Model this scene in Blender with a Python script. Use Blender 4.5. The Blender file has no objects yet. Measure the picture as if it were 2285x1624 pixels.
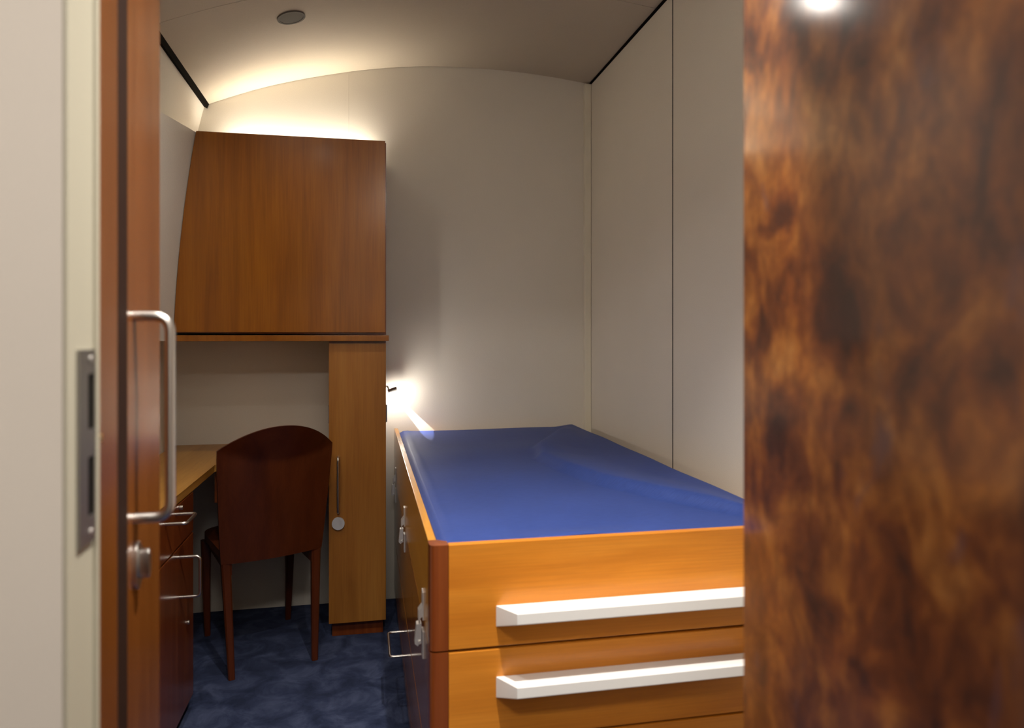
import bpy, bmesh, math, random
from mathutils import Vector, Matrix, Euler
random.seed(7)
SC = bpy.context.scene
COL = SC.collection

# ------------------------------------------------------------------ camera
cam_d = bpy.data.cameras.new('camera')
cam = bpy.data.objects.new('camera', cam_d); COL.objects.link(cam)
cam.location = (0, 0, 1.25)
cam.rotation_euler = (math.radians(90), 0, math.radians(-11.5))
cam_d.sensor_width = 36.0
cam_d.lens = 1600.0 / 2285.0 * 36.0
cam_d.shift_y = -(812 - 748) / 2285.0
cam_d.clip_start = 0.02
cam_d.dof.use_dof = True
cam_d.dof.focus_distance = 2.7
cam_d.dof.aperture_fstop = 2.8
SC.camera = cam

# ------------------------------------------------------------------ world, exposure
w = bpy.data.worlds.new('world'); SC.world = w; w.use_nodes = True
w.node_tree.nodes['Background'].inputs[0].default_value = (0.9, 0.92, 1.0, 1)
w.node_tree.nodes['Background'].inputs[1].default_value = 0.005
vs = SC.view_settings
vs.view_transform = 'Standard'; vs.look = 'None'; vs.exposure = -0.45; vs.gamma = 1.0
vs.use_curve_mapping = False

WARM = (1.0, 0.90, 0.75)
NEUT = (1.0, 0.94, 0.86)
# power of each lamp of the place (built further down, with its fitting)
P_BEDSPOT = 325      # downlight above the foot of the bed
P_DOORSPOT = 48     # downlight just inside the door
P_MIDSPOT = 26      # downlight above the cabin floor
P_STRIP = 3.5       # light strip on the overhead cabinet
P_READ = 2.7        # reading lamp
P_SHEET = 16.0
P_CORR = 32          # corridor ceiling light

# ------------------------------------------------------------------ materials
def new_mat(name):
    m = bpy.data.materials.new(name); m.use_nodes = True
    nt = m.node_tree; b = nt.nodes['Principled BSDF']
    return m, nt, b
def plain(name, col, rough=0.5, metal=0.0, spec=0.5, emit=None, es=0.0, coat=0.0):
    m, nt, b = new_mat(name)
    b.inputs['Base Color'].default_value = (*col, 1)
    b.inputs['Roughness'].default_value = rough
    b.inputs['Metallic'].default_value = metal
    b.inputs['Specular IOR Level'].default_value = spec
    b.inputs['Coat Weight'].default_value = coat
    if emit:
        b.inputs['Emission Color'].default_value = (*emit, 1)
        b.inputs['Emission Strength'].default_value = es
    return m
def coords(nt, scale, rnd=True):
    N, L = nt.nodes, nt.links
    tc = N.new('ShaderNodeTexCoord'); mp = N.new('ShaderNodeMapping')
    mp.inputs['Scale'].default_value = scale
    if rnd:
        oi = N.new('ShaderNodeObjectInfo'); mu = N.new('ShaderNodeMath'); mu.operation = 'MULTIPLY'
        mu.inputs[1].default_value = 7.3
        L.new(oi.outputs['Random'], mu.inputs[0])
        ad = N.new('ShaderNodeVectorMath'); ad.operation = 'ADD'
        L.new(tc.outputs['Object'], ad.inputs[0]); L.new(mu.outputs[0], ad.inputs[1])
        L.new(ad.outputs[0], mp.inputs['Vector'])
    else:
        L.new(tc.outputs['Object'], mp.inputs['Vector'])
    return mp.outputs[0]
def noise(nt, vec, scale, detail=4, rough=0.55, dist=0.0):
    n = nt.nodes.new('ShaderNodeTexNoise')
    n.inputs['Scale'].default_value = scale; n.inputs['Detail'].default_value = detail
    n.inputs['Roughness'].default_value = rough; n.inputs['Distortion'].default_value = dist
    nt.links.new(vec, n.inputs['Vector']); return n.outputs['Fac']
def ramp(nt, fac, stops):
    r = nt.nodes.new('ShaderNodeValToRGB'); e = r.color_ramp.elements
    while len(e) < len(stops): e.new(0.5)
    for i, (p, c) in enumerate(stops):
        e[i].position = p; e[i].color = (*c, 1) if len(c) == 3 else c
    nt.links.new(fac, r.inputs[0]); return r.outputs[0]
def mix(nt, a, b, fac, mode='MIX'):
    n = nt.nodes.new('ShaderNodeMix'); n.data_type = 'RGBA'; n.blend_type = mode
    if isinstance(fac, float): n.inputs[0].default_value = fac
    else: nt.links.new(fac, n.inputs[0])
    for s, v in ((6, a), (7, b)):
        if isinstance(v, tuple): n.inputs[s].default_value = (*v, 1)
        else: nt.links.new(v, n.inputs[s])
    return n.outputs[2]
def bump(nt, b, height, strength=0.1, dist=0.002):
    n = nt.nodes.new('ShaderNodeBump'); n.inputs['Strength'].default_value = strength
    n.inputs['Distance'].default_value = dist
    nt.links.new(height, n.inputs['Height']); nt.links.new(n.outputs[0], b.inputs['Normal'])

def wood(name, dark, mid, light, grain='z', rough=0.32, coat=0.25, width=22.0):
    m, nt, b = new_mat(name)
    s = {'x': (1.3, width, width), 'y': (width, 1.3, width), 'z': (width, width, 1.3)}[grain]
    v = coords(nt, s)
    n1 = noise(nt, v, 1.0, 5, 0.6, 0.35)
    sf = {'x': (6, 260, 260), 'y': (260, 6, 260), 'z': (260, 260, 6)}[grain]
    n2 = noise(nt, coords(nt, sf), 1.0, 2, 0.5)
    sw = {'x': (0.6, 4, 4), 'y': (4, 0.6, 4), 'z': (4, 4, 0.6)}[grain]
    n3 = noise(nt, coords(nt, sw), 1.0, 2, 0.5, 0.4)
    c = ramp(nt, n1, [(0.30, dark), (0.5, mid), (0.72, light)])
    f = ramp(nt, n2, [(0.3, (0.80, 0.78, 0.76)), (0.6, (1, 1, 1))])
    c = mix(nt, c, f, 0.55, 'MULTIPLY')
    g = ramp(nt, n3, [(0.3, (0.82, 0.80, 0.78)), (0.65, (1.08, 1.06, 1.05))])
    c = mix(nt, c, g, 0.8, 'MULTIPLY')
    nt.links.new(c, b.inputs['Base Color'])
    b.inputs['Roughness'].default_value = rough; b.inputs['Specular IOR Level'].default_value = 0.3
    b.inputs['Coat Weight'].default_value = coat; b.inputs['Coat Roughness'].default_value = 0.16
    bump(nt, b, n2, 0.05, 0.0005)
    return m
PEAR_D, PEAR_M, PEAR_L = (0.215, 0.065, 0.003), (0.265, 0.086, 0.0035), (0.315, 0.110, 0.005)
M = {}
M['veneer_v'] = wood('pear_veneer_upright', PEAR_D, PEAR_M, PEAR_L, 'z')
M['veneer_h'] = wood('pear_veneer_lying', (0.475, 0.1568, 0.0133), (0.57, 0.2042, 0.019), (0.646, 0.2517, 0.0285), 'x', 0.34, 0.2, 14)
M['veneer_side_lit'] = wood('pear_veneer_side_lit', (0.52, 0.215, 0.014), (0.62, 0.275, 0.020), (0.70, 0.33, 0.030), 'y', 0.26, 0.5, 14)  # colour brightened to carry the light on the bed's upper side board
M['beech'] = wood('light_beech_veneer', (0.264, 0.1, 0.0144), (0.32, 0.1296, 0.0208), (0.368, 0.16, 0.0288), 'z', 0.38, 0.15, 16)
M['beech_top'] = wood('light_beech_top', (0.42, 0.20, 0.036), (0.50, 0.25, 0.05), (0.57, 0.30, 0.068), 'y', 0.4, 0.15, 12)
M['cherry'] = wood('red_cherry_solid', (0.132, 0.0277, 0.0053), (0.1782, 0.0409, 0.0079), (0.2244, 0.0581, 0.0119), 'z', 0.28, 0.4, 30)
M['chair'] = wood('dark_cherry_ply', (0.0713, 0.0149, 0.0043), (0.0961, 0.0211, 0.0056), (0.124, 0.0298, 0.0081), 'z', 0.36, 0.15, 14)
M['locker'] = wood('locker_veneer', (0.1292, 0.0381, 0.0061), (0.1632, 0.0503, 0.0088), (0.1972, 0.0653, 0.0122), 'z', 0.24, 0.5, 30)
M['filler'] = plain('dark_brown_filler', (0.022, 0.009, 0.005), 0.7, spec=0.15)
M['zinc'] = plain('bright_zinc', (0.80, 0.79, 0.76), 0.32, 0.6)
M['veneer_side_shaded'] = wood('pear_veneer_side_shaded', (0.20, 0.066, 0.008), (0.26, 0.09, 0.011), (0.31, 0.115, 0.016), 'y', 0.24, 0.5, 14)  # same veneer darkened: shade of the lower side boards put into the colour
M['dark_gap'] = plain('shadow_gap_black', (0.010, 0.006, 0.004), 0.7, spec=0.12)

def wallpaper(name, col, var=0.05):
    m, nt, b = new_mat(name)
    n = noise(nt, coords(nt, (1, 1, 1), False), 420, 2, 0.5)
    n2 = noise(nt, coords(nt, (1, 1, 1), False), 3, 2, 0.5)
    lo = tuple(c * (1 - var) for c in col); hi = tuple(min(1, c * (1 + var)) for c in col)
    c = ramp(nt, n, [(0.3, lo), (0.7, hi)])
    c2 = ramp(nt, n2, [(0.3, (0.97, 0.97, 0.97)), (0.7, (1, 1, 1))])
    nt.links.new(mix(nt, c, c2, 1.0, 'MULTIPLY'), b.inputs['Base Color'])
    b.inputs['Roughness'].default_value = 0.62; b.inputs['Specular IOR Level'].default_value = 0.25
    bump(nt, b, n, 0.12, 0.0006)
    return m
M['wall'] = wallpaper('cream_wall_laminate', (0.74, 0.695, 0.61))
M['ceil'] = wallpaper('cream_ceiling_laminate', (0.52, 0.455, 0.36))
M['corr'] = wallpaper('corridor_wall_laminate', (0.70, 0.65, 0.59), 0.02)
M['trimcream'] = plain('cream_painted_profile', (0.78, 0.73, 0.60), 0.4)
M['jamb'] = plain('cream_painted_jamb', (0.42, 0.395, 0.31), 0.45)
M['steel'] = plain('brushed_steel', (0.62, 0.60, 0.57), 0.3, 1.0)
M['plate'] = plain('dull_steel_plate', (0.30, 0.29, 0.27), 0.42, 1.0)
M['brass'] = plain('brass', (0.7, 0.48, 0.18), 0.35, 1.0)
M['black'] = plain('black_rail', (0.006, 0.005, 0.004), 0.85, spec=0.03)
M['alu'] = plain('white_anodised_bar', (0.80, 0.80, 0.79), 0.38)
M['grey'] = plain('grey_plastic', (0.22, 0.22, 0.24), 0.45)
M['disc'] = plain('pale_grey_plastic_disc', (0.50, 0.50, 0.53), 0.4)
M['lens_off'] = plain('frosted_lens_unlit', (0.08, 0.068, 0.055), 0.6, spec=0.2)
M['ring'] = plain('lamp_ring', (0.10, 0.085, 0.07), 0.6, spec=0.2)
M['lens_on'] = plain('frosted_lens_lit', (0.9, 0.9, 0.9), 0.4, emit=NEUT, es=60)
M['lens_corr'] = plain('corridor_lens_lit', (0.9, 0.9, 0.9), 0.4, emit=NEUT, es=6)
M['strip_on'] = plain('strip_diffuser_lit', (0.9, 0.9, 0.9), 0.4, emit=WARM, es=10)
M['bulb_on'] = plain('reading_bulb_lit', (0.9, 0.9, 0.9), 0.4, emit=NEUT, es=60)

def carpet():
    m, nt, b = new_mat('navy_carpet')
    a = noise(nt, coords(nt, (1, 1, 1), False), 9, 5, 0.65, 0.6)
    f = noise(nt, coords(nt, (1, 1, 1), False), 650, 2, 0.6)
    c = ramp(nt, a, [(0.36, (0.012, 0.018, 0.044)), (0.5, (0.026, 0.036, 0.080)), (0.66, (0.062, 0.078, 0.145))])
    g = ramp(nt, f, [(0.3, (0.55, 0.55, 0.55)), (0.65, (1.15, 1.15, 1.15))])
    nt.links.new(mix(nt, c, g, 0.7, 'MULTIPLY'), b.inputs['Base Color'])
    b.inputs['Roughness'].default_value = 0.95; b.inputs['Specular IOR Level'].default_value = 0.1
    b.inputs['Sheen Weight'].default_value = 0.15; b.inputs['Sheen Tint'].default_value = (0.3, 0.35, 0.6, 1)
    bump(nt, b, f, 0.6, 0.004)
    return m
M['carpet'] = carpet()

def fabric():
    m, nt, b = new_mat('navy_mattress_cover')
    v = coords(nt, (40, 700, 1), False)
    f = noise(nt, v, 1.0, 2, 0.5)
    p = noise(nt, coords(nt, (1, 1, 1), False), 5, 3, 0.5)
    c = ramp(nt, f, [(0.3, (0.016, 0.036, 0.165)), (0.7, (0.028, 0.056, 0.225))])
    q = ramp(nt, p, [(0.3, (0.9, 0.9, 0.9)), (0.7, (1.05, 1.05, 1.05))])
    nt.links.new(mix(nt, c, q, 0.8, 'MULTIPLY'), b.inputs['Base Color'])
    b.inputs['Roughness'].default_value = 0.55; b.inputs['Specular IOR Level'].default_value = 0.25
    b.inputs['Sheen Weight'].default_value = 0.04; b.inputs['Sheen Tint'].default_value = (0.6, 0.7, 1, 1)
    bump(nt, b, f, 0.15, 0.0008)
    return m
M['fabric'] = fabric()

def burl():
    m, nt, b = new_mat('lacquered_burl_veneer')
    v = coords(nt, (1, 0.75, 0.62), False)
    big = noise(nt, v, 6, 4, 0.6, 0.6)
    mid = noise(nt, v, 17, 5, 0.58, 0.5)
    fine = noise(nt, coords(nt, (1, 0.8, 0.42), False), 75, 3, 0.6, 0.3)
    spot = noise(nt, coords(nt, (1.0, 0.9, 0.5), False), 15, 4, 0.6, 0.5)
    c = ramp(nt, mid, [(0.34, (0.045, 0.013, 0.008)), (0.46, (0.135, 0.038, 0.009)),
                       (0.56, (0.235, 0.082, 0.015)), (0.68, (0.33, 0.14, 0.034))])
    t = ramp(nt, big, [(0.35, (0.50, 0.42, 0.48)), (0.52, (0.92, 0.88, 0.85)), (0.68, (1.3, 1.2, 1.0))])
    c = mix(nt, c, t, 0.85, 'MULTIPLY')
    fm = ramp(nt, fine, [(0.36, (0.58, 0.50, 0.50)), (0.6, (1.06, 1.06, 1.06))])
    c = mix(nt, c, fm, 0.75, 'MULTIPLY')
    sp = ramp(nt, spot, [(0.60, (0, 0, 0)), (0.70, (1, 1, 1))])
    sb = nt.nodes.new('ShaderNodeRGBToBW'); nt.links.new(sp, sb.inputs[0])
    sc2 = nt.nodes.new('ShaderNodeMath'); sc2.operation = 'MULTIPLY'; sc2.inputs[1].default_value = 0.7
    nt.links.new(sb.outputs[0], sc2.inputs[0])
    c = mix(nt, c, (0.075, 0.036, 0.045), sc2.outputs[0])
    nt.links.new(c, b.inputs['Base Color'])
    b.inputs['Roughness'].default_value = 0.42
    b.inputs['Coat Weight'].default_value = 1.0; b.inputs['Coat Roughness'].default_value = 0.125; b.inputs['Coat IOR'].default_value = 1.65
    return m
M['burl'] = burl()

# ------------------------------------------------------------------ mesh helpers
def box(bm, x0, x1, y0, y1, z0, z1, bev=0.0, seg=2):
    vs_ = [bm.verts.new(p) for p in ((x0, y0, z0), (x1, y0, z0), (x1, y1, z0), (x0, y1, z0),
                                     (x0, y0, z1), (x1, y0, z1), (x1, y1, z1), (x0, y1, z1))]
    fs = [bm.faces.new([vs_[i] for i in q]) for q in ((3, 2, 1, 0), (4, 5, 6, 7), (0, 1, 5, 4), (1, 2, 6, 5), (2, 3, 7, 6), (3, 0, 4, 7))]
    if bev:
        es = list({e for f in fs for e in f.edges})
        bmesh.ops.bevel(bm, geom=es, offset=bev, segments=seg, affect='EDGES', profile=0.5)
    return bm
def prism(bm, pts, axis, a, b, bev=0.0):
    """closed polygon pts (2-D) swept along an axis from a to b"""
    def P(p, t):
        return {'x': (t, p[0], p[1]), 'y': (p[0], t, p[1]), 'z': (p[0], p[1], t)}[axis]
    lo = [bm.verts.new(P(p, a)) for p in pts]; hi = [bm.verts.new(P(p, b)) for p in pts]
    fs = [bm.faces.new(lo), bm.faces.new(hi[::-1])]
    n = len(pts)
    for i in range(n):
        fs.append(bm.faces.new((lo[i], hi[i], hi[(i + 1) % n], lo[(i + 1) % n])))
    if bev:
        bmesh.ops.bevel(bm, geom=list({e for f in fs for e in f.edges}), offset=bev, segments=2, affect='EDGES', profile=0.5)
    return bm
def fillet(pts, r, n=6):
    out = [Vector(pts[0])]
    for i in range(1, len(pts) - 1):
        p = Vector(pts[i]); a = (Vector(pts[i - 1]) - p); b = (Vector(pts[i + 1]) - p)
        rr = min(r, a.length * 0.49, b.length * 0.49)
        A = p + a.normalized() * rr; B = p + b.normalized() * rr
        for k in range(n + 1):
            t = k / n; out.append(A * (1 - t) ** 2 + p * 2 * t * (1 - t) + B * t * t)
    out.append(Vector(pts[-1])); return out
def tube(bm, pts, r, seg=12, cap=True):
    pts = [Vector(p) for p in pts]; rings = []
    rad = r if isinstance(r, (list, tuple)) else [r] * len(pts)
    up = None
    for i, p in enumerate(pts):
        t = (pts[min(i + 1, len(pts) - 1)] - pts[max(i - 1, 0)]).normalized()
        if up is None:
            up = t.orthogonal().normalized()
        up = (up - t * up.dot(t)).normalized(); sd = t.cross(up)
        rings.append([bm.verts.new(p + (up * math.cos(2 * math.pi * k / seg) + sd * math.sin(2 * math.pi * k / seg)) * rad[i]) for k in range(seg)])
    for a, b in zip(rings, rings[1:]):
        for k in range(seg):
            bm.faces.new((a[k], a[(k + 1) % seg], b[(k + 1) % seg], b[k]))
    if cap:
        bm.faces.new(rings[0][::-1]); bm.faces.new(rings[-1])
    return bm
def disc(bm, c, axis, r, t, seg=32, bev=0.0):
    c = Vector(c); ax = Vector(axis).normalized()
    tube(bm, [c, c + ax * t], r, seg)
    if bev:
        es = [e for e in bm.edges if len(e.link_faces) == 2 and any(len(f.verts) > 4 for f in e.link_faces)]
        bmesh.ops.bevel(bm, geom=es, offset=bev, segments=2, affect='EDGES', profile=0.5)
    return bm
def ring(bm, c, axis, r0, r1, t, seg=40):
    """flat ring (r0 inner, r1 outer) of thickness t"""
    c = Vector(c); ax = Vector(axis).normalized(); u = ax.orthogonal().normalized(); v = ax.cross(u)
    R = []
    for rr, h in ((r0, 0), (r1, 0), (r1, t), (r0, t)):
        R.append([bm.verts.new(c + ax * h + (u * math.cos(2 * math.pi * k / seg) + v * math.sin(2 * math.pi * k / seg)) * rr) for k in range(seg)])
    for i in range(4):
        a, b = R[i], R[(i + 1) % 4]
        for k in range(seg):
            bm.faces.new((a[k], b[k], b[(k + 1) % seg], a[(k + 1) % seg]))
    return bm
def NB(): return bmesh.new()
def obj(name, bm, mat, parent=None, smooth=True, label=None, angle=35):
    off = Vector((0, 0, 0)); q = parent
    while q is not None:
        off += q.location; q = q.parent
    bmesh.ops.recalc_face_normals(bm, faces=bm.faces[:])
    if parent is not None:
        bmesh.ops.translate(bm, verts=bm.verts[:], vec=-off)
    me = bpy.data.meshes.new(name); bm.to_mesh(me); bm.free()
    me.materials.append(M[mat] if isinstance(mat, str) else mat)
    if smooth:
        for p in me.polygons: p.use_smooth = True
        me.set_sharp_from_angle(angle=math.radians(angle))
    o = bpy.data.objects.new(name, me); COL.objects.link(o)
    if smooth and angle == 35:
        wn = o.modifiers.new('weighted_normals', 'WEIGHTED_NORMAL'); wn.keep_sharp = True; wn.weight = 100
    if parent is not None: o.parent = parent
    if label: o['label'] = label
    return o
def thing(name, label, cat, loc, group=None):
    e = bpy.data.objects.new(name, None); COL.objects.link(e)
    e.location = loc; e.empty_display_size = 0.1
    e['label'] = label; e['category'] = cat
    if group: e['group'] = group
    return e
def tag(o, label, cat, group=None):
    o['label'] = label; o['category'] = cat
    if group: o['group'] = group
    return o
def struct(name, label, cat, loc=(0, 0, 0)):
    e = thing(name, label, cat, loc); e['kind'] = 'structure'; return e
def structm(name, bm, mat, label, cat, **k):
    o = obj(name, bm, mat, None, **k); tag(o, label, cat); o['kind'] = 'structure'; return o
def B(*a, **k): return box(NB(), *a, **k)

# ------------------------------------------------------------------ the room
XR, YB = 1.10, 3.45          # right wall, back wall
YF0, YF1 = 0.783, 0.862      # corridor partition (front and back faces)
structm('floor', B(-1.4, 1.4, -1.0, YB + 0.05, -0.05, 0.0), 'carpet', 'navy blue mottled carpet covering the cabin floor', 'carpet', smooth=False)

CP = [(-0.76, 2.267), (-0.70, 2.293), (-0.57, 2.346), (-0.438, 2.394), (-0.26, 2.444), (-0.076, 2.487), (0.10, 2.518), (0.28, 2.539), (0.44, 2.547),
      (0.607, 2.548), (0.77, 2.542), (0.94, 2.529), (1.098, 2.510), (1.15, 2.503)]
def zc(x):
    for (a, za), (b, zb) in zip(CP, CP[1:]):
        if a <= x <= b: return za + (zb - za) * (x - a) / (b - a)
    return CP[-1][1]
def ceil_panel(y0, y1, x0=-0.70, x1=1.094):
    n = 36; xs = [x0 + (x1 - x0) * i / n for i in range(n + 1)]
    # smooth the poly-line so the vault has no facets
    def zs(x):
        return sum(zc(min(1.149, max(-0.759, x + d))) for d in (-.06, -.03, 0, .03, .06)) / 5
    pts = [(x, zs(x)) for x in xs] + [(x, zs(x) + 0.02) for x in reversed(xs)]
    return prism(NB(), pts, 'y', y0, y1)
SEAM_Y = 2.60
ce = struct('ceiling', 'vaulted cream ceiling with a thin cross joint', 'ceiling', (0, 2, 2.4))
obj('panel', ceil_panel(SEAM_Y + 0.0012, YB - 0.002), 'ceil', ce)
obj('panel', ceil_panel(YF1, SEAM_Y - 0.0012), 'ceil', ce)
obj('joint_backing', prism(NB(), [(x, z + 0.022) for x, z in CP] + [(x, z + 0.03) for x, z in reversed(CP)], 'y', YF1, YB), 'dark_gap', ce)

# back wall: two panels with a hair joint above the cabinet
wb = struct('wall_back', 'cream back wall of the cabin with arched top', 'wall', (0, YB, 0))
def wall_back_panel(x0, x1):
    n = 20; xs = [x0 + (x1 - x0) * i / n for i in range(n + 1)]
    return prism(NB(), [(x0, 0), (x1, 0)] + [(x, zc(min(1.149, max(-.759, x))) + 0.03) for x in reversed(xs)], 'y', YB, YB + 0.04)
obj('panel', wall_back_panel(-0.95, -0.0804), 'wall', wb, smooth=False)
obj('panel', wall_back_panel(-0.0800, XR + 0.05), 'wall', wb, smooth=False)

# left wall follows the curved outer shell
def xl(z): return -0.84 if z < 1.3 else -0.84 + 0.128 * (z - 1.3) ** 2
zl = [0, 0.6, 1.3] + [1.3 + 1.0 * i / 16 for i in range(1, 17)]
pts = [(xl(z), z) for z in zl] + [(xl(z) - 0.04, z) for z in reversed(zl)]
structm('wall_left', prism(NB(), pts, 'y', YF1, YB), 'wall', 'cream outer wall curving inwards toward the ceiling', 'wall')

# right wall: laminate panels with shadow joints
wr = struct('wall_right', 'cream right-hand wall of tall panels with dark joints', 'wall', (XR, 2, 0))
ys = [YF1, 1.45, 2.456, YB]
for a, b in zip(ys, ys[1:]):
    obj('panel', B(XR, XR + 0.02, a + 0.005, b - 0.005, 0, 2.504), 'wall', wr, smooth=False)
obj('joint_backing', B(XR + 0.012, XR + 0.05, YF1, YB, 0, 2.56), 'dark_gap', wr, smooth=False)
for y in ys[1:-1]:
    obj('joint_strip', B(XR + 0.001, XR + 0.0118, y - 0.0048, y + 0.0048, 0, 2.504), 'dark_gap', wr, smooth=False)
# trims
t = structm('trim_1', B(XR - 0.034, XR - 0.0005, YB - 0.030, YB - 0.0005, 0, 2.502, bev=0.004), 'trimcream', 'cream corner profile between the back wall and right wall', 'trim')
structm('trim_2', prism(NB(), [(-0.738, 2.290), (-0.703, 2.274), (-0.694, 2.298), (-0.730, 2.318)], 'y', YF1, YB - 0.001), 'black', 'black rail where the ceiling meets the curved outer wall', 'trim', smooth=False)
structm('trim_3', B(XR - 0.008, XR + 0.01, YF1, YB - 0.001, 2.500, 2.508), 'black', 'thin black shadow line along the top of the right wall', 'trim', smooth=False)

# corridor partition with the doorway
XJ, XH = -0.290, 0.500       # jamb faces of the doorway
wf = struct('wall_front', 'cream corridor partition around the open doorway', 'wall', (0, YF0, 0))
obj('panel', B(-1.4, XJ - 0.004, YF0, YF1, 0, 2.6), 'corr', wf, smooth=False)
obj('panel', B(XH + 0.06, 1.4, YF0, YF1, 0, 2.6), 'corr', wf, smooth=False)
obj('lintel', B(XJ - 0.004, XH + 0.06, YF0, YF1, 2.06, 2.6), 'corr', wf, smooth=False)
jb = struct('trim_4', 'cream painted door jamb with a steel strike plate', 'trim', (XJ, YF0, 0))
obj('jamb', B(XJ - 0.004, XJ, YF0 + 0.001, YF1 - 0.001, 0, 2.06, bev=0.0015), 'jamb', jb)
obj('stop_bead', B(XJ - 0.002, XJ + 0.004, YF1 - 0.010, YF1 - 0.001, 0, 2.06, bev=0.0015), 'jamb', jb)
# strike plate with two slots, made of real strips round the openings
bm = NB(); x0, x1 = XJ - 0.001, XJ + 0.003
ya, yb_, za, zb_ = 0.806, 0.849, 1.030, 1.235
sl = [(1.058, 1.121), (1.150, 1.209)]; sy0, sy1 = 0.830, 0.847
box(bm, x0, x1, ya, sy0, za, zb_); box(bm, x0, x1, sy1, yb_, za, zb_)
for z0, z1 in ((za, sl[0][0]), (sl[0][1], sl[1][0]), (sl[1][1], zb_)): box(bm, x0, x1, sy0, sy1, z0, z1)
pl = obj('strike_plate', bm, 'plate', jb, smooth=False, label='dull steel strike plate with two slots')
for z0, z1 in sl: obj('slot', B(x0 + 0.0004, XJ + 0.0010, sy0, sy1, z0, z1), 'black', pl, smooth=False)
for z in (1.0405, 1.2245): obj('screw', disc(NB(), (XJ + 0.003, 0.838, z), (1, 0, 0), 0.0042, 0.0012, 16, 0.0004), 'steel', pl)
# wooden inner lining behind the jamb
wl = struct('trim_5', 'reddish wooden door lining on the cabin side of the jamb', 'trim', (-0.30, 0.9, 0))
obj('lining', B(-0.345, -0.294, 0.864, 0.946, 0, 2.2, bev=0.004, seg=3), 'locker', wl)
obj('latch_tab', B(-0.296, -0.289, 0.866, 0.878, 1.132, 1.140, bev=0.001), 'brass', wl)
# corridor shell on the camera's side
structm('wall_corridor', B(-1.4, 1.4, -1.04, -1.0, 0, 2.6), 'corr', 'cream corridor wall behind the viewer', 'wall', smooth=False)
structm('wall_corridor_left', B(-1.44, -1.4, -1.0, YF1, 0, 2.6), 'corr', 'cream corridor end wall left of the viewer', 'wall', smooth=False)
structm('wall_corridor_right', B(1.4, 1.44, -1.0, YF1, 0, 2.6), 'corr', 'cream corridor end wall right of the viewer', 'wall', smooth=False)
structm('ceiling_corridor', B(-1.44, 1.44, -1.04, YF0, 2.40, 2.44), 'corr', 'flat cream corridor ceiling', 'ceiling', smooth=False)

# open door of burl veneer, hinged on the right-hand side, swung toward the viewer
dr = struct('door_1', 'open cabin door with glossy mottled brown burl veneer', 'door', (0.484, 0.86, 0))
dv = Vector((0.073, 0.9974)); dn = Vector((0.9974, -0.073))
def door_pts(s0, s1, t0, t1):
    o = Vector((0.484, 0.86))
    return [tuple(o - dv * s0 + dn * t0), tuple(o - dv * s1 + dn * t0), tuple(o - dv * s1 + dn * t1), tuple(o - dv * s0 + dn * t1)]
obj('leaf', prism(NB(), door_pts(0, 0.76, 0.0, 0.040), 'z', 0.012, 2.045, bev=0.0015), 'burl', dr)
for z in (0.25, 1.1, 1.85):
    o = Vector((0.484, 0.86)) + dn * 0.046 + dv * 0.004
    obj('hinge', disc(NB(), (o.x, o.y, z), (0, 0, 1), 0.006, 0.09, 16, 0.001), 'steel', dr)

# ------------------------------------------------------------------ overhead cabinet
YC = 3.03
oc = thing('overhead_cabinet', 'large overhead cabinet with one curved-edge pear wood door', 'cabinet', (-0.3, 3.24, 1.228))
XC = 0.078
edge = []
for i in range(29):
    t_ = 0.797 * i / 28
    edge.append((-0.742 + 0.0404 * t_ + 0.0798 * t_ * t_, 1.262 + t_))
obj('door', prism(NB(), [(XC, 1.262), (XC, 2.059)] + edge[::-1], 'y', YC, YC + 0.019, bev=0.0012), 'veneer_v', oc)
obj('body', prism(NB(), [(XC + 0.004, 1.252), (XC + 0.004, 2.056)] + [(x + 0.006, z - 0.003) for x, z in edge[::-1]], 'y', YC + 0.022, YB - 0.0005), 'cherry', oc)
sh = obj('bottom_shelf', B(-0.744, 0.092, 3.004, YB - 0.0005, 1.226, 1.250, bev=0.002), 'veneer_v', oc)
# cream lining that leads the curved wall up to the cabinet's edge
bm = NB(); rings = []
for i in range(15):
    z = 1.228 + (2.055 - 1.228) * i / 14
    t_ = max(0.0, z - 1.262); xe = -0.744 + 0.0404 * t_ + 0.0798 * t_ * t_
    rings.append([bm.verts.new(p) for p in ((xe, 3.034, z), (xe, YB - 0.001, z), (xl(z) + 0.001, YB - 0.001, z), (xl(z) + 0.001, 2.62, z))])
for a, b in zip(rings, rings[1:]):
    for k in range(4): bm.faces.new((a[k], a[(k + 1) % 4], b[(k + 1) % 4], b[k]))
bm.faces.new(rings[0]); bm.faces.new(rings[-1][::-1])
obj('wall_lining', bm, 'wall', oc, label='cream lining between cabinet and curved wall')
# light strip lying on the cabinet, against the wall
ls = thing('light_strip', 'warm white light strip lying on top of overhead cabinet', 'light', (-0.30, 3.36, 2.056))
obj('tray', B(-0.63, 0.04, 3.39, 3.440, 2.0562, 2.066), 'alu', ls, smooth=False)
obj('diffuser', B(-0.625, 0.035, 3.395, 3.435, 2.066, 2.076, bev=0.003), 'strip_on', ls)
ld = bpy.data.lights.new('strip_light', 'AREA'); ld.shape = 'RECTANGLE'; ld.size = 0.64; ld.size_y = 0.03
ld.spread = math.radians(130); ld.energy = P_STRIP; ld.color = WARM
lo = bpy.data.objects.new('strip_light', ld); COL.objects.link(lo); lo.parent = ls
lo.location = (0.005, 0.055, 0.024); lo.rotation_euler = (math.radians(180), 0, 0)

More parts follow.
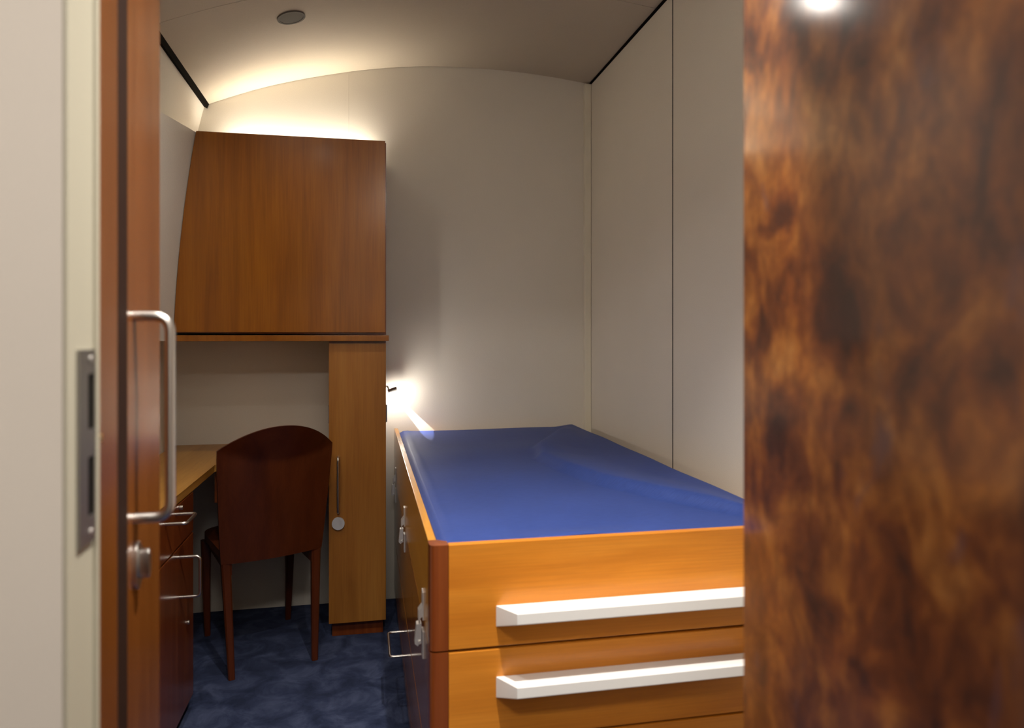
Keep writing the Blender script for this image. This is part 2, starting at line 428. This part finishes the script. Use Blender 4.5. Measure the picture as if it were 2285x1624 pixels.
# ------------------------------------------------------------------ tall narrow cabinet
tc = thing('tall_cabinet', 'tall narrow light wood cupboard below overhead cabinet', 'cabinet', (-0.035, 3.24, 0))
obj('body', B(-0.150, 0.081, YC + 0.021, YB - 0.0005, 0.062, 1.2255), 'cherry', tc, smooth=False)
d = obj('door', B(-0.150, 0.081, YC, YC + 0.019, 0.066, 1.217, bev=0.0015), 'beech', tc)
obj('handle', tube(NB(), fillet([(-0.112, YC, 0.750), (-0.112, YC - 0.030, 0.750), (-0.112, YC - 0.030, 0.528), (-0.112, YC, 0.528)], 0.012), 0.0055), 'steel', d)
lk = obj('lock_disc', disc(NB(), (-0.112, YC, 0.478), (0, -1, 0), 0.0255, 0.010, 40, 0.002), 'disc', d, label='pale grey round lock cover')
obj('plinth', B(-0.138, 0.070, 3.068, YB - 0.001, 0.0005, 0.062), 'cherry', tc, smooth=False)
for x0, x1 in ((0.081, 0.090), (-0.160, -0.1505)):
    obj('switch_plate', B(x0, x1, 3.165, 3.235, 0.873, 0.948, bev=0.002), 'grey', tc)

# ------------------------------------------------------------------ reading lamp on the cabinet's side by the pillow end
rl = thing('reading_lamp', 'small lit reading lamp behind tall cupboard at bed head', 'lamp', (0.082, 3.38, 1.0))
obj('base', disc(NB(), (0.0815, 3.385, 1.012), (1, 0, 0), 0.016, 0.008, 24, 0.0015), 'steel', rl)
obj('arm', tube(NB(), fillet([(0.086, 3.385, 1.012), (0.098, 3.385, 1.012), (0.104, 3.345, 0.998)], 0.006), 0.004, 10), 'steel', rl)
# half-round hood, open below and to the right
bm = NB(); seg = 14
axis = Vector((0.96, 0.0, 0.28)).normalized()
c0 = Vector((0.100, 3.340, 0.986)); u = Vector((0, 1, 0)); vv = axis.cross(u)
if vv.z < 0: vv = -vv
R0 = []
for t_, rr in ((0.0, 0.014), (0.042, 0.016)):
    for dr_ in (0.0, 0.0015):
        R0.append([bm.verts.new(c0 + axis * t_ + (u * math.cos(math.pi * k / seg) + vv * math.sin(math.pi * k / seg)) * (rr + dr_)) for k in range(seg + 1)])
for a, b in ((0, 2), (1, 3), (0, 1), (2, 3)):
    for k in range(seg): bm.faces.new((R0[a][k], R0[a][k + 1], R0[b][k + 1], R0[b][k]))
obj('hood', bm, 'steel', rl)
bm = NB(); bmesh.ops.create_uvsphere(bm, u_segments=16, v_segments=10, radius=0.007, matrix=Matrix.Translation((0.112, 3.340, 0.988)))
obj('bulb', bm, 'bulb_on', rl)
pd = bpy.data.lights.new('reading_light', 'POINT'); pd.energy = P_READ; pd.color = NEUT; pd.shadow_soft_size = 0.009
po = bpy.data.objects.new('reading_light', pd); COL.objects.link(po); po.parent = rl
po.location = (0.044, -0.040, -0.012)
# narrow blade of light from the lamp's slot, running down the wall and onto the mattress
S = Vector((0.122, 3.405, 0.976))
P2 = Vector((0.240, 3.45, 0.835)); P3 = Vector((0.268, 3.04, 0.805))
d1 = (Vector((0.126, 3.45, 0.972)) - S).normalized(); d2 = (P3 - S).normalized()
fwd = (d1 + d2).normalized(); nrm = d1.cross(d2).normalized(); xa = fwd.cross(nrm).normalized()
ang = d1.angle(d2)
sd = bpy.data.lights.new('slot_light', 'SPOT'); sd.energy = P_SHEET; sd.color = NEUT
sd.spot_size = ang; sd.spot_blend = 0.12; sd.shadow_soft_size = 0.002
so = bpy.data.objects.new('slot_light', sd); COL.objects.link(so)
rot = Matrix((xa, nrm, -fwd)).transposed()
if rot.determinant() < 0: rot = Matrix((-xa, nrm, -fwd)).transposed()
so.parent = rl; so.location = S - rl.location
so.rotation_euler = rot.to_euler(); so.scale = (1.0, 0.043, 1.0)

# ------------------------------------------------------------------ desk
ZD = 0.757
dk = thing('desk', 'L-shaped light wood desk top along curved outer wall', 'desk', (-0.5, 3.0, 0))
obj('desktop', prism(NB(), [(-0.8395, 1.9), (-0.572, 1.9), (-0.566, 2.90), (-0.1515, 2.99), (-0.1515, YB - 0.0005), (-0.8395, YB - 0.0005)], 'z', ZD - 0.026, ZD, bev=0.002), 'beech_top', dk)
obj('wall_batten', B(-0.80, -0.17, YB - 0.03, YB - 0.0005, ZD - 0.07, ZD - 0.0262), 'cherry', dk, smooth=False)

obj('apron', prism(NB(), [(-0.570, 2.925), (-0.1520, 3.015), (-0.1520, 3.033), (-0.570, 2.943)], 'z', ZD - 0.150, ZD - 0.0262), 'cherry', dk, smooth=False)  # unseen board, added to keep light from the space under the desk

du = thing('drawer_unit', 'dark wooden drawer and cupboard unit under the desk', 'cabinet', (-0.70, 2.25, 0))
obj('body', B(-0.830, -0.588, 1.95, 2.566, 0.05, ZD - 0.0265), 'cherry', du, smooth=False)
obj('plinth', B(-0.820, -0.605, 1.96, 2.54, 0.0005, 0.05), 'dark_gap', du, smooth=False)
XD = -0.567
d = obj('drawer', B(XD - 0.019, XD, 1.952, 2.566, 0.598, ZD - 0.030, bev=0.0015), 'cherry', du)
obj('handle', tube(NB(), fillet([(XD, 2.34, 0.706), (XD + 0.058, 2.34, 0.706), (XD + 0.058, 2.222, 0.706), (XD, 2.222, 0.706)], 0.014), 0.0048), 'steel', d)
obj('lock', disc(NB(), (XD, 2.384, 0.716), (1, 0, 0), 0.007, 0.010, 16, 0.001), 'steel', d)
d = obj('door', B(XD - 0.019, XD, 1.952, 2.566, 0.052, 0.592, bev=0.0015), 'cherry', du)
obj('handle', tube(NB(), fillet([(XD, 2.385, 0.562), (XD + 0.060, 2.385, 0.562), (XD + 0.060, 2.385, 0.438), (XD, 2.385, 0.438)], 0.014), 0.0048), 'steel', d)
obj('lock', disc(NB(), (XD, 2.486, 0.320), (1, 0, 0), 0.007, 0.006, 16, 0.001), 'steel', d)

# ------------------------------------------------------------------ chair (back toward the viewer)
ch = thing('chair', 'dark cherry wood chair with rounded back at the desk', 'chair', (-0.3375, 2.81, 0))
CA = math.radians(20); cu = Vector((math.cos(CA), math.sin(CA), 0)); cv = Vector((-math.sin(CA), math.cos(CA), 0)); CO = Vector((-0.3375, 2.81, 0))
def cw(x, y, z): return CO + cu * x + cv * y + Vector((0, 0, z))
def halfw(z):      # half width of the backrest at a height
    return 0.183 + (0.208 - 0.183) * min(1, max(0, (z - 0.41) / (0.80 - 0.41))) ** 0.8
def back_y(x, z):  # shell: leans back, wraps round the sitter, flares out at the top
    y = -0.004 - 0.085 * ((z - 0.41) / 0.5) + 0.030 * (x / 0.2) ** 2
    line = 0.792 + 0.050 * (x / 0.2) ** 2       # curved fold under the head part
    f = z - line
    if f > 0: y -= 0.62 * f
    return y
bm = NB(); nx, nz = 28, 40; T = 0.014
front, rear = [], []
for j in range(nz + 1):
    rf, rr = [], []
    for i in range(nx + 1):
        s = -1 + 2 * i / nx
        # top outline: an arc from shoulder to shoulder
        xt = s * halfw(0.845)
        ztop = 0.838 + 0.092 * (1 - abs(s) ** 2.1)
        zb0 = 0.418 + 0.004 * s
        z = zb0 + (ztop - zb0) * j / nz
        x = s * halfw(min(z, 0.845))
        y = back_y(x, z)
        rr.append(bm.verts.new(cw(x, y, z))); rf.append(bm.verts.new(cw(x, y + T, z)))
    front.append(rf); rear.append(rr)
for j in range(nz):
    for i in range(nx):
        bm.faces.new((rear[j][i], rear[j][i + 1], rear[j + 1][i + 1], rear[j + 1][i]))
        bm.faces.new((front[j][i], front[j + 1][i], front[j + 1][i + 1], front[j][i + 1]))
for i in range(nx):
    bm.faces.new((rear[0][i], front[0][i], front[0][i + 1], rear[0][i + 1]))
    bm.faces.new((rear[nz][i], rear[nz][i + 1], front[nz][i + 1], front[nz][i]))
for j in range(nz):
    bm.faces.new((rear[j][0], rear[j + 1][0], front[j + 1][0], front[j][0]))
    bm.faces.new((rear[j][nx], front[j][nx], front[j + 1][nx], rear[j + 1][nx]))
obj('backrest', bm, 'chair', ch, angle=28)
def leg(path):
    """path: (x, y, z, half_x, half_y) stations of a tapered square leg with softened corners"""
    bm = NB(); rings = []
    for (x, y, z, a, b) in path:
        k = 0.35
        loop = [(-a, -b * (1 - k)), (-a * (1 - k), -b), (a * (1 - k), -b), (a, -b * (1 - k)), (a, b * (1 - k)), (a * (1 - k), b), (-a * (1 - k), b), (-a, b * (1 - k))]
        rings.append([bm.verts.new(cw(x + p, y + q, z)) for p, q in loop])
    for r0, r1 in zip(rings, rings[1:]):
        for k in range(8): bm.faces.new((r0[k], r0[(k + 1) % 8], r1[(k + 1) % 8], r1[k]))
    bm.faces.new(rings[0][::-1]); bm.faces.new(rings[-1]); return bm
for s in (-1, 1):
    st = []
    y42 = back_y(0.17, 0.42) + 0.020
    for z in (0.0005, 0.14, 0.28, 0.42, 0.50, 0.60, 0.70, 0.78):
        if z <= 0.42:
            q = z / 0.42
            st.append((s * (0.1515 + 0.0145 * q), y42 * q, z, 0.0115 + 0.0055 * q, 0.012 + 0.006 * q))
        else:
            hw = 0.017 - 0.008 * (z - 0.42) / 0.36
            xc = halfw(z) - hw - 0.002
            st.append((s * xc, back_y(xc, z) + 0.020, z, hw, 0.016 - 0.008 * (z - 0.42) / 0.36))
    obj('leg', leg(st), 'chair', ch)
    obj('leg', leg([(s * 0.165, 0.455, 0.0005, 0.011, 0.011), (s * 0.17, 0.452, 0.2, 0.015, 0.015), (s * 0.172, 0.448, 0.40, 0.019, 0.019)]), 'chair', ch)
# seat, with rounded front, and its apron
bm = NB(); out = []
for k in range(25):
    a = math.pi * k / 24
    out.append((-0.188 * math.cos(a) * (1 - 0.0 * math.sin(a)), 0.34 + 0.15 * math.sin(a) ** 0.6))
out = [(-0.175, 0.045)] + out + [(0.175, 0.045)]
lo_ = [bm.verts.new(cw(x, y, 0.420)) for x, y in out]; hi_ = [bm.verts.new(cw(x, y, 0.448)) for x, y in out]
bm.faces.new(lo_); bm.faces.new(hi_[::-1])
for k in range(len(out)): bm.faces.new((lo_[k], hi_[k], hi_[(k + 1) % len(out)], lo_[(k + 1) % len(out)]))
obj('seat', bm, 'chair', ch)
bm = NB()
for (x0, y0, x1, y1) in ((-0.155, 0.02, -0.155, 0.44), (0.155, 0.02, 0.155, 0.44), (-0.155, 0.44, 0.155, 0.44)):
    a, b = cw(x0, y0, 0), cw(x1, y1, 0); dd = (b - a).normalized(); nn = Vector((-dd.y, dd.x, 0)) * 0.009
    prism(bm, [tuple((a + nn).xy), tuple((b + nn).xy), tuple((b - nn).xy), tuple((a - nn).xy)], 'z', 0.372, 0.4198)
obj('apron', bm, 'chair', ch, smooth=False)

# ------------------------------------------------------------------ bed chest
XB0, XB1, YB0, YB1 = 0.130, 1.030, 1.500, 3.435
Z1, Z2, Z3, ZT = 0.585, 0.388, 0.105, 0.810
bd = thing('bed_chest', 'high wooden box bed with white pull bars and latches', 'bed', (0.58, 2.45, 0))
def corner(z0, z1):
    pts = [(XB0 + 0.039, YB0), (XB0 + 0.039, YB0 + 0.03), (XB0 + 0.02, YB0 + 0.045), (XB0, YB0 + 0.045)]
    for k in range(7):
        a = math.pi / 2 * k / 6
        pts.append((XB0 + 0.014 - 0.014 * math.cos(a), YB0 + 0.014 - 0.014 * math.sin(a)))
    return prism(NB(), pts, 'z', z0, z1)
def pull(zc_):
    """white bar, deeper at the root than at the lip, with slanted ends"""
    bm = NB(); x0, x1 = 0.270, 0.880; p = 0.066
    zt, zb = zc_ + 0.024, zc_ - 0.021
    root = [(x0, YB0, zt), (x1, YB0, zt), (x1, YB0, zb), (x0, YB0, zb)]
    lip = [(x0 + 0.033, YB0 - p, zt + 0.004), (x1 - 0.033, YB0 - p, zt + 0.004), (x1 - 0.033, YB0 - p, zt - 0.019), (x0 + 0.033, YB0 - p, zt - 0.019)]
    a = [bm.verts.new(q) for q in root]; b = [bm.verts.new(q) for q in lip]
    fs = [bm.faces.new(a), bm.faces.new(b[::-1])] + [bm.faces.new((a[i], b[i], b[(i + 1) % 4], a[(i + 1) % 4])) for i in range(4)]
    bmesh.ops.bevel(bm, geom=list({e for f in fs for e in f.edges}), offset=0.0015, segments=2, affect='EDGES', profile=0.5)
    return bm
# upper tray
fp = obj('front_board', B(XB0 + 0.0395, XB1, YB0, YB0 + 0.020, Z1 + 0.004, ZT, bev=0.002), 'veneer_h', bd)
obj('pull_bar', pull(0.652), 'alu', fp, label='white pull bar with slanted ends')
obj('corner_post', corner(Z1 + 0.004, ZT), 'cherry', bd)
obj('side_board', B(XB0, XB0 + 0.018, YB0 + 0.0455, YB1, Z1 + 0.004, ZT, bev=0.002), 'veneer_side_lit', bd)
obj('back_board', B(XB0 + 0.0185, XB1, YB1 - 0.02, YB1, Z1 + 0.004, ZT - 0.024), 'veneer_side_lit', bd, smooth=False)
obj('wall_side_board', B(XB1 - 0.018, XB1, YB0 + 0.0205, YB1 - 0.0205, Z1 + 0.004, ZT - 0.022), 'veneer_side_lit', bd, smooth=False)
obj('tray_bottom', B(XB0 + 0.0185, XB1 - 0.0185, YB0 + 0.0205, YB1 - 0.0205, 0.60, 0.625), 'cherry', bd, smooth=False)
# lower chest
obj('carcass', B(XB0 + 0.022, XB1, YB0 + 0.022, YB1, 0.05, Z1 - 0.001), 'cherry', bd, smooth=False)
obj('plinth', B(XB0 + 0.04, XB1, YB0 + 0.05, YB1, 0.0005, 0.05), 'dark_gap', bd, smooth=False)
obj('corner_post', corner(0.052, Z1), 'cherry', bd)
fp = obj('drawer_front', B(XB0 + 0.0395, XB1, YB0, YB0 + 0.020, Z2 + 0.003, Z1 - 0.002, bev=0.002), 'veneer_h', bd)
obj('pull_bar', pull(0.501), 'alu', fp, label='white pull bar with slanted ends')
obj('front_board', B(XB0 + 0.0395, XB1, YB0, YB0 + 0.020, 0.052, Z2 - 0.002, bev=0.002), 'veneer_h', bd)
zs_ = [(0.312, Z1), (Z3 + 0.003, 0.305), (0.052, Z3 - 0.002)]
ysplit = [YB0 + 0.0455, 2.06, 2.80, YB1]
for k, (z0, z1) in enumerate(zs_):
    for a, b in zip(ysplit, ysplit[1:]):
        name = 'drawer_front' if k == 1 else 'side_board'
        p = obj(name, B(XB0, XB0 + 0.018, a + 0.001, b - 0.001, z0, z1, bev=0.002), 'veneer_side_shaded', bd)
        if k == 1 and a == 2.06:
            ym = (a + b) / 2
            obj('handle', tube(NB(), fillet([(XB0, ym + 0.096, 0.217), (XB0 - 0.055, ym + 0.096, 0.217), (XB0 - 0.055, ym - 0.096, 0.217), (XB0, ym - 0.096, 0.217)], 0.014), 0.0042), 'steel', p)
# toggle latches holding the tray to the chest
for yl_ in (1.66, 2.48, 3.22):
    lt = obj('toggle_latch', B(XB0 - 0.004, XB0, yl_ - 0.016, yl_ + 0.016, Z1 + 0.014, Z1 + 0.078, bev=0.001), 'zinc', bd, label='steel toggle latch')
    bm = NB(); prism(bm, [(XB0 - 0.004, Z1 + 0.022), (XB0 - 0.013, Z1 + 0.012), (XB0 - 0.013, Z1 + 0.034), (XB0 - 0.004, Z1 + 0.046)], 'y', yl_ - 0.012, yl_ + 0.012)
    obj('hook', bm, 'zinc', lt, smooth=False)
    obj('base_plate', B(XB0 - 0.004, XB0, yl_ - 0.016, yl_ + 0.016, Z1 - 0.074, Z1 - 0.012, bev=0.001), 'zinc', lt)
    bm = NB(); prism(bm, [(XB0 - 0.006, Z1 + 0.006), (XB0 - 0.017, Z1 + 0.004), (XB0 - 0.021, Z1 - 0.040), (XB0 - 0.014, Z1 - 0.046), (XB0 - 0.006, Z1 - 0.030)], 'y', yl_ - 0.011, yl_ + 0.011)
    obj('lever', bm, 'zinc', lt)
    for sy in (-0.009, 0.009):
        obj('draw_wire', tube(NB(), [(XB0 - 0.010, yl_ + sy, Z1 - 0.034), (XB0 - 0.011, yl_ + sy, Z1 + 0.030)], 0.0016, 8), 'zinc', lt)
    obj('pivot', tube(NB(), [(XB0 - 0.010, yl_ - 0.015, Z1 - 0.036), (XB0 - 0.010, yl_ + 0.015, Z1 - 0.036)], 0.004, 12), 'zinc', lt)

# ------------------------------------------------------------------ mattress
RIDGE = [(0.990, 3.42), (0.79, 3.005), (0.66, 2.72), (0.622, 2.52), (0.645, 2.29), (0.70, 2.07), (0.80, 1.85), (0.94, 1.63), (1.0, 1.52)]
def ridge_d(x, y):
    """signed distance to the crease: positive toward the wall side"""
    best = 9; sg = 1
    for (ax, ay), (bx, by) in zip(RIDGE, RIDGE[1:]):
        vx, vy = bx - ax, by - ay; t = max(0, min(1, ((x - ax) * vx + (y - ay) * vy) / (vx * vx + vy * vy)))
        qx, qy = ax + vx * t, ay + vy * t; dd = math.hypot(x - qx, y - qy)
        if dd < best:
            best = dd; sg = 1 if (vx * (y - ay) - vy * (x - ax)) > 0 else -1
    return best * sg
def sstep(a, b, t): t = max(0, min(1, (t - a) / (b - a))); return t * t * (3 - 2 * t)
mx0, mx1, my0, my1 = XB0 + 0.024, XB1 - 0.024, YB0 + 0.0225, YB1 - 0.026
def mz(x, y):
    r = ridge_d(x, y)
    z = 0.802
    if r > -0.05:
        k = 1 - 0.75 * sstep(3.1, 3.4, y)
        z += k * (0.028 * sstep(-0.030, 0.010, r) - 0.020 * sstep(0.006, 0.22, r))
    e2 = sstep(0.12, 0.0, mx1 - x); z = z * (1 - e2) + 0.813 * e2
    # broad swell at the tip of the crease
    z += 0.007 * math.exp(-(((x - 0.66) / 0.09) ** 2 + ((y - 2.74) / 0.16) ** 2))
    # cover lifted along the front rim
    z += 0.014 * math.exp(-((x - 0.48) / 0.13) ** 2) * sstep(my0 + 0.10, my0, y)
    # seam roll along the left rim
    z += 0.0016 * math.exp(-((x - mx0 - 0.035) / 0.010) ** 2)
    z += 0.0012 * math.sin(9 * x + 4 * y) + 0.001 * math.sin(13 * y - 5 * x)
    # rounded edge
    e = min(x - mx0, y - my0 + 0.010, my1 - y, (mx1 - x))
    z -= 0.010 * (1 - sstep(0, 0.016, e)) if e < 0.016 else 0
    return z
bm = NB(); nx, ny = 90, 150; top = []
for j in range(ny + 1):
    row = []
    for i in range(nx + 1):
        s = i / nx; t_ = j / ny
        # crowd the rows near the edges
        x = mx0 + (mx1 - mx0) * (0.5 - 0.5 * math.cos(math.pi * s)) * 0.3 + (mx1 - mx0) * s * 0.7
        y = my0 + (my1 - my0) * ((0.5 - 0.5 * math.cos(math.pi * t_)) * 0.3 + t_ * 0.7)
        row.append(bm.verts.new((x, y, mz(x, y))))
    top.append(row)
for j in range(ny):
    for i in range(nx): bm.faces.new((top[j][i], top[j][i + 1], top[j + 1][i + 1], top[j + 1][i]))
per = [top[0][i] for i in range(nx + 1)] + [top[j][nx] for j in range(1, ny + 1)] + [top[ny][i] for i in range(nx - 1, -1, -1)] + [top[j][0] for j in range(ny - 1, 0, -1)]
low = [bm.verts.new((v.co.x, v.co.y, 0.626)) for v in per]
for k in range(len(per)):
    k2 = (k + 1) % len(per); bm.faces.new((per[k], low[k], low[k2], per[k2]))
bm.faces.new(low)
mt = obj('mattress', bm, 'fabric', None, angle=50)
tag(mt, 'navy blue fabric mattress creased along one side in the bed', 'mattress')

# ------------------------------------------------------------------ tall locker inside the door
XL = -0.320
lc = thing('locker', 'tall reddish wood locker with steel bow handle beside doorway', 'wardrobe', (-0.55, 1.12, 0))
obj('body', B(-0.715, XL - 0.031, 0.985, 1.222, 0.0005, 2.15), 'dark_gap', lc, smooth=False)
d = obj('door', B(XL - 0.020, XL, 1.049, 1.226, 0.02, 2.14, bev=0.003, seg=3), 'locker', lc)
obj('side_panel', B(-0.715, XL - 0.0205, 1.2225, 1.236, 0.0005, 2.15, bev=0.001), 'locker', lc)
obj('gap_filler', B(XL - 0.030, XL + 0.008, 0.9465, 1.043, 0.0005, 2.15, bev=0.003), 'filler', lc, label='dark brown gap seal')  # dark brown box filling the gap between door lining and locker door
yh = 1.096
obj('handle', tube(NB(), fillet([(XL, yh, 1.277), (XL + 0.047, yh, 1.277), (XL + 0.047, yh, 0.992), (XL, yh, 0.992)], 0.024, 8), 0.0072, 16), 'steel', d, label='brushed steel bow handle')
# oval escutcheon with thumb turn
bm = NB()
def oval(a, b, n=32): return [(a * math.cos(2 * math.pi * k / n), b * math.sin(2 * math.pi * k / n)) for k in range(n)]
prism(bm, [(yh + 0.004 + p, 0.925 + q) for p, q in oval(0.016, 0.034)], 'x', XL, XL + 0.006, bev=0.0015)
es = obj('thumb_turn', bm, 'steel', d, label='steel oval thumb turn')
bm = NB(); prism(bm, [(yh + 0.002 + p, 0.928 + q) for p, q in oval(0.007, 0.021, 24)], 'x', XL + 0.006, XL + 0.020, bev=0.002)
obj('knob', bm, 'steel', es)

# ------------------------------------------------------------------ downlights
def downlight(x, y, lit, label, power=0, cone=80, blend=0.6, aim=(0, 0, -1), lens='lens_on'):
    z = zc(x) - 0.001
    a, b = zc(x + 0.05), zc(x - 0.05)
    nrm_ = Vector(((a - b) / 0.1, 0, -1)).normalized()
    e = thing('downlight', label, 'light', (x, y, z), 'round ceiling downlights')
    c = Vector((x, y, z))
    obj('rim', ring(NB(), c - nrm_ * 0.004, nrm_, 0.044, 0.052, 0.009), 'ring', e)
    obj('lens', disc(NB(), c - nrm_ * 0.004, nrm_, 0.0438, 0.008, 40, 0.001), lens if lit else 'lens_off', e)
    if lit:
        l = bpy.data.lights.new('downlight_beam', 'SPOT'); l.energy = power; l.color = NEUT
        l.spot_size = math.radians(cone); l.spot_blend = blend; l.shadow_soft_size = 0.02
        o = bpy.data.objects.new('downlight_beam', l); COL.objects.link(o); o.parent = e
        o.location = nrm_ * 0.03
        o.rotation_euler = Vector(aim).to_track_quat('-Z', 'Y').to_euler()
    return e
downlight(-0.275, 2.79, False, 'unlit round downlight in the vaulted ceiling above the desk chair')
downlight(0.27, 0.98, True, 'lit round downlight over the foot of the bed', P_BEDSPOT, 98, 1.0)
downlight(-0.27, 1.24, True, 'lit round downlight just inside the doorway', P_DOORSPOT, 130, 1.0)
downlight(-0.37, 2.36, True, 'lit round downlight above the open cabin floor', P_MIDSPOT, 140, 1.0)
# corridor ceiling light on the viewer's side
cl = thing('corridor_light', 'square flat light on the corridor ceiling', 'light', (-0.05, -0.35, 2.40))
obj('frame', B(-0.36, 0.26, -0.51, -0.19, 2.385, 2.3995, bev=0.002), 'alu', cl)
obj('diffuser', B(-0.34, 0.24, -0.49, -0.21, 2.380, 2.386), 'lens_corr', cl, smooth=False)
ad = bpy.data.lights.new('corridor_lamp', 'AREA'); ad.shape = 'RECTANGLE'; ad.size = 0.58; ad.size_y = 0.28
ad.energy = P_CORR; ad.color = NEUT
ao = bpy.data.objects.new('corridor_lamp', ad); COL.objects.link(ao); ao.parent = cl; ao.location = (0, 0, -0.025)
